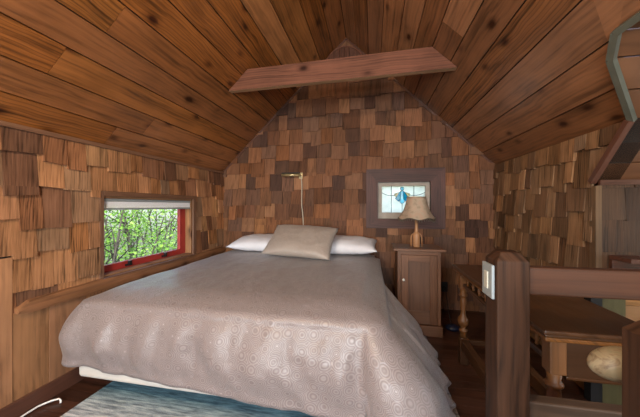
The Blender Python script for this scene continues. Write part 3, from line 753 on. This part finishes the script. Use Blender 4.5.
# ------------------------------------------------------------------ rug
mb = MB(); n = 60; x0, x1, y0, y1 = -1.745, .49, 1.06, 2.635; vs = []
mb.box((x0, y0, 0.001), (x1, y1, .012), bev=.004)
o = mb.build('rug', M['rug']); origin_to(o, ((x0 + x1) / 2, (y0 + y1) / 2, 0)); tag(o, 'faded blue and grey striped rug lying under the bed', 'rug')

# ------------------------------------------------------------------ nightstand
nx0, nx1, ny0, ny1 = .24, .625, 2.66, 2.98
t = thing('nightstand', 'tall narrow brown wooden cabinet with panelled door beside bed', 'nightstand', ((nx0 + nx1) / 2, (ny0 + ny1) / 2, 0))
mb = MB()
mb.box((nx0, ny0 + .02, .10), (nx0 + .018, ny1, .785), ax=2); mb.box((nx1 - .018, ny0 + .02, .10), (nx1, ny1, .785), ax=2)
mb.box((nx0 + .018, ny1 - .012, .10), (nx1 - .018, ny1, .785), ax=2); mb.box((nx0 + .018, ny0 + .03, .10), (nx1 - .018, ny1 - .012, .118), ax=0); mb.box((nx0 + .018, ny0 + .03, .767), (nx1 - .018, ny1 - .012, .785), ax=0)
mb.box((nx0, ny0 + .002, .10), (nx0 + .03, ny0 + .02, .785), ax=2); mb.box((nx1 - .03, ny0 + .002, .10), (nx1, ny0 + .02, .785), ax=2); mb.box((nx0 + .03, ny0 + .002, .75), (nx1 - .03, ny0 + .02, .785), ax=0)
mb.build('body', M['stand'], t)
mb = MB(); mb.box((nx0 - .015, ny0 - .015, 0), (nx1 + .015, ny1, .095), ax=0, bev=.004); mb.build('plinth', M['stand'], t)
mb = MB(); mb.box((nx0 - .04, ny0 - .03, .786), (nx1 + .04, ny1 + .01, .81), ax=0, bev=.006); mb.build('top', M['stand'], t)
dx0, dx1, dz0, dz1 = nx0 + .033, nx1 - .033, .105, .747
mb = MB(); s_ = .062
mb.box((dx0, ny0, dz0), (dx0 + s_, ny0 + .02, dz1), ax=2, bev=.003); mb.box((dx1 - s_, ny0, dz0), (dx1, ny0 + .02, dz1), ax=2, bev=.003)
mb.box((dx0 + s_, ny0, dz0), (dx1 - s_, ny0 + .02, dz0 + .12), ax=0, bev=.003); mb.box((dx0 + s_, ny0, dz1 - s_), (dx1 - s_, ny0 + .02, dz1), ax=0, bev=.003)
door = mb.build('door', M['stand'], t)
mb = MB(); mb.box((dx0 + s_ - .002, ny0 + .010, dz0 + .118), (dx1 - s_ + .002, ny0 + .018, dz1 - s_ + .002), ax=2)
o = mb.build('panel', M['stand']); o.parent = door
mb = MB(); mb.lathe([(.001, 0), (.006, .001), (.006, .008), (.013, .014), (.013, .02), (.008, .026), (.001, .027)], M=TR((dx0 + .018, ny0, .515), rx=PI / 2), seg=14)
o = mb.build('knob', M['knob']); o.parent = door; o['label'] = 'small white knob'

# ------------------------------------------------------------------ table lamp
lx, ly = .425, 2.76
t = thing('table_lamp', 'wooden table lamp with bell shaped beige shade on cabinet', 'lamp', (lx, ly, .811))
mb = MB(); mb.lathe([(.0, .811), (.03, .811), (.033, .818), (.033, .93), (.03, .945), (.018, .955), (.016, .97), (.014, 1.10), (.001, 1.105)], M=TR((lx, ly, 0)), seg=20); mb.build('base', M['lampwood'], t)
for s_ in (-1, 1):
    mb = MB(); mb.tube([(lx + s_ * .05, ly, .813), (lx + s_ * .05, ly, .90), (lx + s_ * .047, ly, .92), (lx + s_ * .038, ly, .935), (lx + s_ * .026, ly, .937)], .006, 8); mb.build('side_arm', M['lampwood'], t)
def shade_prof():
    return [(.090, 1.297), (.094, 1.27), (.103, 1.225), (.118, 1.18), (.138, 1.135), (.160, 1.10), (.172, 1.088)]
mb = MB(); pr = shade_prof(); ns = 48; vs = []
for off in (0, -.003):
    for (r, z) in pr:
        for k in range(ns):
            a = 2 * PI * k / ns; f = 1 - .045 * (1 - abs(math.cos(3 * a))) * 1.0          # six soft panels
            low = (1.135 - z) / .05 if z < 1.135 else 0
            zz = z + .010 * low * (math.cos(6 * a))
            vs.append(Vector((lx + (r * f + off) * math.cos(a), ly + (r * f + off) * math.sin(a), zz)))
np_ = len(pr); fs = []
for s_ in (0, 1):
    for i in range(np_ - 1):
        for k in range(ns): q = [s_ * np_ * ns + i * ns + k, s_ * np_ * ns + i * ns + (k + 1) % ns, s_ * np_ * ns + (i + 1) * ns + (k + 1) % ns, s_ * np_ * ns + (i + 1) * ns + k]; fs.append(q)
for i in (0, np_ - 1):
    for k in range(ns): fs.append([i * ns + k, i * ns + (k + 1) % ns, np_ * ns + i * ns + (k + 1) % ns, np_ * ns + i * ns + k])
mb.add(vs, fs, None, None, smooth=True); sh = mb.build('lamp_shade', M['shade'], t)
mb = MB()
for k in range(48):
    v = vs[(np_ - 1) * ns + k]
    for d in range(2): mb.lathe([(.0008, -.005), (.0045, -.002), (.0045, .002), (.0008, .005)], M=TR((v.x, v.y, v.z - .008 - d * .009 - .003 * (k % 2))), seg=6)
mb.tube([vs[(np_ - 1) * ns + k] for k in list(range(48)) + [0]], .004, 6)
o = mb.build('bead_fringe', M['bead']); o.parent = sh
mb = MB(); mb.tube([(lx + .088 * math.cos(a * PI / 12), ly + .088 * math.sin(a * PI / 12), 1.298) for a in range(25)], .003, 6)
for a in range(3): mb.tube([(lx, ly, 1.28), (lx + .088 * math.cos(a * 2.094), ly + .088 * math.sin(a * 2.094), 1.298)], .0015, 6)
mb.tube([(lx, ly, 1.10), (lx, ly, 1.29)], .004, 6); mb.build('harp', M['brass'], t)

# ------------------------------------------------------------------ wall lamp
t = thing('wall_lamp', 'slim brass tube wall lamp with long hanging cord above bed', 'lamp', (-1.0, YB - .03, 1.6))
mb = MB(); mb.tube([(-1.13, 3.29, 1.605), (-.905, 3.29, 1.600)], .019, 14); mb.build('tube', M['brass'], t)
mb = MB(); mb.box((-1.13, 3.268, 1.622), (-.89, 3.312, 1.634), bev=.003); mb.build('top_shadow', M['blackish'], t)  # dark strip painted in for the shadow above the tube
mb = MB(); mb.tube([(-.90, 3.37, 1.60), (-.895, 3.33, 1.605), (-.90, 3.30, 1.60), (-.92, 3.29, 1.60)], .008, 8); mb.build('arm', M['brass'], t)
mb = MB(); mb.box((-.925, 3.355, 1.56), (-.875, 3.368, 1.64), bev=.003); mb.build('backplate', M['brass'], t)
mb = MB(); mb.tube([(-.895 + .035 * (i / 16) ** .8 + .006 * math.sin(i * .7), 3.35, 1.60 - .85 * i / 16) for i in range(17)], .0065, 8); mb.build('cord', M['cord'], t)

# ------------------------------------------------------------------ stair railing
t = thing('stair_railing', 'brown timber stair railing with chamfered corner post and two rails', 'railing', (.44, 1.0, 0))
def newel(x0, y0, w, h, mat, ch=.02, cap=.028):
    m = MB(); x1, y1 = x0 + w, y0 + w; hs = h - cap; c = ch
    vs = [Vector(v) for v in ((x0, y0, 0), (x1, y0, 0), (x1, y1, 0), (x0, y1, 0), (x0, y0, hs), (x1, y0, hs), (x1, y1, hs), (x0, y1, hs), (x0 + c, y0 + c, h), (x1 - c, y0 + c, h), (x1 - c, y1 - c, h), (x0 + c, y1 - c, h))]
    fs = [(3, 2, 1, 0)] + [(k, (k + 1) % 4, 4 + (k + 1) % 4, 4 + k) for k in range(4)] + [(4 + k, 4 + (k + 1) % 4, 8 + (k + 1) % 4, 8 + k) for k in range(4)] + [(8, 9, 10, 11)]
    m.add(vs, fs, lambda k, i: (vs[i].z, vs[i].x + vs[i].y), (.5, .5, .5, 1)); return m
post = newel(.391, .95, .094, 1.062, M['post']).build('newel_post', M['post'], t)
bv = post.modifiers.new('b', 'BEVEL'); bv.width = .004; bv.segments = 2
newel(.457, .506, .094, 1.012, M['post']).build('newel_post', M['post'], t)
mb = MB(); mb.box((.485, .975, .925), (1.36, 1.018, 1.013), ax=0, bev=.006); mb.build('top_rail', wood('rail_wood', [(0.0638, 0.0230, 0.0096), (0.0723, 0.0262, 0.0112)], rough=.6, grain=20, along=.7, contrast=.55, var=.02, knots=.3, bump=.4), t)
mb = MB(); mb.box((.485, .975, .46), (1.36, 1.018, .584), ax=0, bev=.006); mb.build('bottom_rail', wood('rail_wood_grey', [(0.0638, 0.0360, 0.0210), (0.0713, 0.0403, 0.0238)], rough=.6, grain=13, along=.7, contrast=.5, var=.02, knots=.3, bump=.4), t)
newel(1.362, .95, .094, 1.062, M['post']).build('newel_post', M['post'], t) if False else None
t = thing('light_switch', 'white rocker light switch plate on side of corner post', 'light switch', (.385, 1.005, .965))
mb = MB(); mb.box((.380, .962, .908), (.3895, 1.04, 1.018), bev=.003); mb.build('plate', M['white'], t)
mb = MB(); mb.box((.376, .988, .935), (.3805, 1.014, .992), bev=.0015); mb.build('rocker', plain('ivory_rocker', (.5, .5, .44), .3), t)
# pale oval behind second post
vs = []; fs = []; sg, rn = 28, 16
mb = MB(); 
Mx = TR((.507, .672, .880), ry=math.radians(-14), rz=math.radians(-10)) @ Matrix.Rotation(math.radians(18), 4, 'X')
pr = [(math.sin(PI * i / rn) if 0 < i < rn else .003, -math.cos(PI * i / rn)) for i in range(rn + 1)]
S = Matrix.Diagonal((.052, .034, .034, 1))
for (r, z) in pr:
    for k in range(sg):
        a = 2 * PI * k / sg
        v = Vector((z * (1 + .0), r * math.cos(a), r * math.sin(a)))
        # shallow dimple facing the viewer
        v2 = S @ v
        if v.y < -.3: v2.y += .012 * max(0, 1 - ((v.x - .3) ** 2 * 4 + v.z ** 2 * 6))
        vs.append(Mx @ v2)
for i in range(rn):
    for k in range(sg): fs.append([i * sg + k, i * sg + (k + 1) % sg, (i + 1) * sg + (k + 1) % sg, (i + 1) * sg + k])
mb.add(vs, fs, None, None, smooth=True); o = mb.build('carved_ornament', M['shell']); origin_to(o, (.507, .672, .880)); tag(o, 'pale mottled oval ornament fixed behind the nearer railing post', 'ornament')

# ------------------------------------------------------------------ console table
tx0, tx1, ty0, ty1 = .625, 1.035, 1.135, 2.31
t = thing('console_table', 'old brown wooden table with turned legs behind the railing', 'table', ((tx0 + tx1) / 2, (ty0 + ty1) / 2, 0))
mb = MB(); mb.box((tx0 + .008, ty0 + .008, .722), (tx1 - .008, ty1 - .008, .732), ax=1, bev=.003); mb.box((tx0, ty0, .732), (tx1, ty1, .75), ax=1, bev=.006); mb.build('tabletop', M['table'], t)
mb = MB(); mb.box((tx0 + .008, ty0 + .008, .706), (tx1 - .008, ty1 - .008, .7215), ax=1, bev=.004); mb.build('moulding', M['tleg'], t)
lp = [(tx0 + .065, ty0 + .06), (tx1 - .065, ty0 + .06), (tx0 + .065, ty1 - .06), (tx1 - .065, ty1 - .06)]
for (x, y) in lp:
    mb = MB(); mb.box((x - .028, y - .028, .572), (x + .028, y + .028, .705), ax=2, bev=.004)
    mb.lathe([(.001, .20), (.024, .20), (.024, .245), (.030, .25), (.030, .262), (.016, .268), (.018, .28), (.034, .30), (.040, .325), (.036, .35), (.020, .37), (.018, .40), (.024, .47), (.022, .50), (.020, .512), (.028, .518), (.031, .526), (.028, .534), (.021, .538), (.026, .575), (.001, .576)], M=TR((x, y, 0)), seg=20)
    lg = mb.build('leg', M['tleg'], t)
    mb = MB(); mb.box((x - .03, y - .03, 0), (x + .03, y + .03, .13), ax=2, bev=.006); mb.box((x - .03, y - .03, .13), (x + .03, y + .03, .205), ax=2, bev=.003); mb.build('foot_block', M['table'], lg)
for x in (lp[0][0], lp[1][0]):
    mb = MB(); mb.box((x - .014, ty0 + .095, .595), (x + .014, ty1 - .095, .622), ax=1, bev=.004); rl = mb.build('side_rail', M['table'], t)
    mb = MB()
    mb.box((x - .012, ty0 + .095, .685), (x + .012, ty1 - .095, .7055), ax=1); mb.build('apron', M['table'], t)
    k = 0
    for yy in [ty0 + .17 + i * .105 for i in range(9)]:
        mb = MB(); mb.lathe([(.006, .622), (.009, .626), (.006, .634), (.012, .652), (.006, .67), (.009, .68), (.006, .685)], M=TR((x, yy, 0)), seg=10); mb.build('spindle', M['tleg'], t)
for y in (ty0 + .06, ty1 - .06):
    mb = MB(); mb.box((lp[0][0] + .034, y - .010, .555), (lp[1][0] - .034, y + .010, .705), ax=0); mb.box((lp[0][0] + .034, y - .014, .55), (lp[1][0] - .034, y + .014, .562), ax=0, bev=.003); mb.build('apron', M['table'], t)
    mb = MB(); mb.box((lp[0][0] + .03, y - .016, .15), (lp[1][0] - .03, y + .016, .185), ax=0, bev=.003); mb.build('stretcher', M['table'], t)
for x in (lp[0][0], lp[1][0]):
    mb = MB(); mb.box((x - .024, ty0 + .09, .12), (x + .024, ty1 - .09, .195), ax=1, bev=.004); mb.build('stretcher', M['table'], t)

# dark ledge in the recess
t = thing('recess_ledge', 'dark wooden ledge board beyond the top rail in the recess', 'shelf', (1.7, 1.9, .84))
mb = MB(); mb.box((1.43, 1.82, .885), (2.6, 1.965, .91), ax=0, bev=.003); mb.build('board', M['base'], t)
mb = MB(); mb.box((1.43, 1.94, .80), (2.6, 1.965, .884), ax=0, bev=.003); mb.build('bracket', M['base'], t)
mb = MB(); mb.box((1.50, YC - .03, .02), (1.61, YC - .0145, .19), bev=.002); o = mb.build('access_panel', M['white']); tag(o, 'small white panel low on the golden boards behind the table', 'panel'); origin_to(o, (1.55, YC - .02, .02))

# ------------------------------------------------------------------ small things
t = thing('power_outlet', 'dark wall outlet low on the left wall boards', 'outlet', (XL + .022, 1.065, .33))
mb = MB(); mb.box((XL + .021, 1.03, .275), (XL + .029, 1.10, .39), bev=.003); mb.build('plate', M['blackish'], t)
mb = MB()
for z in (.305, .35): mb.box((XL + .0285, 1.048, z - .012), (XL + .031, 1.082, z + .016), bev=.001)
mb.build('socket', plain('socket_brown', (.05, .03, .02), .4), t)
t = thing('power_outlet', 'dark outlet with plug on back wall right of cabinet', 'outlet', (.83, YB - .03, .27))
mb = MB(); mb.box((.795, YB - .037, .21), (.865, YB - .026, .325), bev=.003); mb.build('plate', M['blackish'], t)
mb = MB(); mb.box((.815, YB - .065, .23), (.845, YB - .037, .262), bev=.004); mb.build('plug', M['blackish'], t)
mb = MB(); n = 20
pts = []
for i in range(n + 1):
    s_ = i / n; pts.append((.83 - .05 * s_, 3.33 - .43 * s_, .246 * (1 - s_) ** 1.6 + .03 + .0 * s_))
mb.tube(pts, .004, 6); o = mb.build('power_cable', M['lead']); tag(o, 'thin dark cable from back outlet down to the blue adapter', 'cable'); origin_to(o, pts[0])
mb = MB(); vs = []; mb.lathe([(.001, 0), (.05, .0), (.062, .012), (.058, .032), (.035, .048), (.001, .052)], M=TR((.775, 2.84, 0)) @ Matrix.Diagonal((1.1, .9, 1, 1)), seg=20)
o = mb.build('power_adapter', M['blue']); origin_to(o, (.775, 2.84, 0)); tag(o, 'small dark blue rounded adapter on floor by far table leg', 'adapter')
mb = MB(); P_ = [(-1.90, .75, .006), (-1.925, .95, .006), (-1.95, 1.12, .008), (-1.958, 1.20, .012), (-1.955, 1.26, .016), (-1.93, 1.31, .018), (-1.90, 1.335, .018), (-1.88, 1.33, .015), (-1.868, 1.32, .008)]
mb.tube(P_, .0055, 8); cd = mb.build('extension_cord', M['whitecord']); origin_to(cd, P_[3]); tag(cd, 'white cord lying on dark floor along the left baseboard', 'cord')

# ------------------------------------------------------------------ outside
mb = MB(); R = random.Random(2)
mb.box((-40, -40, -3.2), (40, 40, -3.0)); mb.build('ground', M['soil'], kind='structure')
def tree(loc, seed, hgt, spread, nl, first=None):
    R = random.Random(seed)
    t = thing('leafy_tree', 'bright green leafy tree with thin grey stems outside left window', 'tree', loc, 'leafy trees outside the left window')
    x0, y0, z0 = loc
    stems = MB(); ends = []
    for k in range(7):
        a = R.uniform(0, 2 * PI); r = R.uniform(.2, spread); top = (x0 + r * math.cos(a), y0 + r * math.sin(a), z0 + hgt * R.uniform(.65, 1))
        mid = (x0 + r * .45 * math.cos(a) + R.uniform(-.15, .15), y0 + r * .45 * math.sin(a), z0 + hgt * .5)
        stems.tube([(x0 + R.uniform(-.1, .1), y0 + R.uniform(-.1, .1), z0), mid, top], [.035, .022, .008], 6)
        for q in range(5):
            s = R.uniform(.35, .95); b = Vector(mid).lerp(Vector(top), s); e = b + Vector((R.uniform(-.6, .6), R.uniform(-.6, .6), R.uniform(.0, .6)))
            stems.tube([b, e], [.012, .004], 4)
    stems.build('trunk', M['trunk'], t)
    lf = MB(); cl = [Vector((x0 + R.gauss(0, spread * .55), y0 + R.gauss(0, spread * .55), z0 + hgt * R.uniform(.25, 1.05))) for _ in range(70)]
    for k in range(nl):
        c = R.choice(cl); p = c + Vector((R.gauss(0, .22), R.gauss(0, .22), R.gauss(0, .18))); s = R.uniform(.035, .075)
        d = Vector((R.gauss(0, 1), R.gauss(0, 1), R.gauss(0, .6))).normalized(); w = d.orthogonal().normalized(); w = (Matrix.Rotation(R.uniform(0, 6.28), 3, d) @ w)
        lf.add([p, p + d * s * .5 + w * s * .38, p + d * s * 1.1, p + d * s * .5 - w * s * .38], [(0, 1, 2, 3)], None, (min(1, max(0, R.gauss(.5, .28))), 0, 0, 1))
    lf.build('foliage', M['leaf'], t)
    return t
for i, (x, y, h, s) in enumerate([(-4.6, 3.6, 4.6, .9), (-5.0, 5.0, 5.2, 1.0), (-6.0, 6.6, 5.6, 1.2), (-6.8, 4.3, 6.4, 1.3), (-8.5, 8.2, 7.0, 1.6), (-8.2, 6.0, 7.2, 1.6)]):
    tree((x, y, -3.0), 100 + i, h, s, 4500)

# ------------------------------------------------------------------ light
w = bpy.data.worlds.new('sky'); bpy.context.scene.world = w; w.use_nodes = True; nt = w.node_tree; nt.nodes.clear()
sky = nt.nodes.new('ShaderNodeTexSky'); sky.sky_type = 'NISHITA'; sky.sun_disc = False; sky.sun_elevation = math.radians(48); sky.sun_rotation = math.radians(140); sky.dust_density = 2.0
bg = nt.nodes.new('ShaderNodeBackground'); bg.inputs[1].default_value = .8; wo = nt.nodes.new('ShaderNodeOutputWorld')
nt.links.new(sky.outputs[0], bg.inputs[0]); nt.links.new(bg.outputs[0], wo.inputs[0])
def area_light(name, loc, direction, sx, sy, power, col):
    l = bpy.data.lights.new(name, 'AREA'); l.shape = 'RECTANGLE'; l.size = sx; l.size_y = sy; l.energy = power; l.color = col
    o = bpy.data.objects.new(name, l); C.objects.link(o); o.location = loc; o.rotation_euler = Vector(direction).to_track_quat('-Z', 'Y').to_euler(); return o
area_light('added_rear_fill', (-1.15, YR - .14, 1.37), (.05, 1, -.15), 1.15, 1.2, 75, (1, .99, .97))  # fill light added outside an unseen rear window
area_light('added_rear_fill', (.42, YR - .14, 1.32), (-.05, 1, 0), 1.1, 1.1, 118, (.98, .98, 1))  # second added fill, outside the other unseen rear window
area_light('added_dormer_fill', (XO + .13, 1.2, 1.07), (-1, 0, .3), 1.1, .88, 9, (1, .95, .86))  # fill light added outside the unseen dormer window
area_light('left_window_daylight', (XL - .25, 2.2, 1.0), (1, 0, 0), .9, .5, 12, (.95, 1, .9)) if False else None
s = bpy.data.lights.new('sun', 'SUN'); s.energy = 9.0; s.angle = math.radians(2); s.color = (1, .96, .88); so = bpy.data.objects.new('sun', s); C.objects.link(so)
so.rotation_euler = Vector((-.55, .35, -.75)).to_track_quat('-Z', 'Y').to_euler()

t = thing('added_pendant_lamp', 'added brass pendant lamp, unseen, hanging from the left ceiling slope', 'lamp', (-.75, -.35, 2.45))  # lamp added behind the camera to warm the left ceiling
mb = MB(); mb.lathe([(.13, 2.40), (.125, 2.44), (.09, 2.49), (.03, 2.52), (.028, 2.515), (.085, 2.485), (.12, 2.435), (.126, 2.40)], M=TR((-.75, -.35, 0)), seg=24); mb.build('lamp_shade', M['brass'], t)
mb = MB(); mb.tube([(-.75, -.35, 2.52), (-.75, -.35, EZ + SL * (-.75 - XL))], .004, 6); mb.build('cord', M['blackish'], t)
pl_ = bpy.data.lights.new('added_pendant_bulb', 'POINT'); pl_.energy = 130; pl_.color = (1, .78, .5); pl_.shadow_soft_size = .05  # warm fill of the added pendant
po = bpy.data.objects.new('added_pendant_bulb', pl_); C.objects.link(po); po.location = (-.75, -.35, 2.33)
# ------------------------------------------------------------------ camera
cam = bpy.data.cameras.new('camera'); co = bpy.data.objects.new('camera', cam); C.objects.link(co)
cam.sensor_width = 36; cam.lens = 270 / 640 * 36; cam.clip_start = .02
cam.shift_y = -2.5 / 640
co.location = (0, 0, 1.21); co.rotation_euler = (PI / 2, 0, math.atan(52 / 270))
sc = bpy.context.scene; sc.camera = co
sc.view_settings.view_transform = 'Standard'; sc.view_settings.look = 'None'; sc.view_settings.gamma = 1; sc.view_settings.exposure = 0.0
try: sc.view_settings.use_curve_mapping = False
except Exception: pass
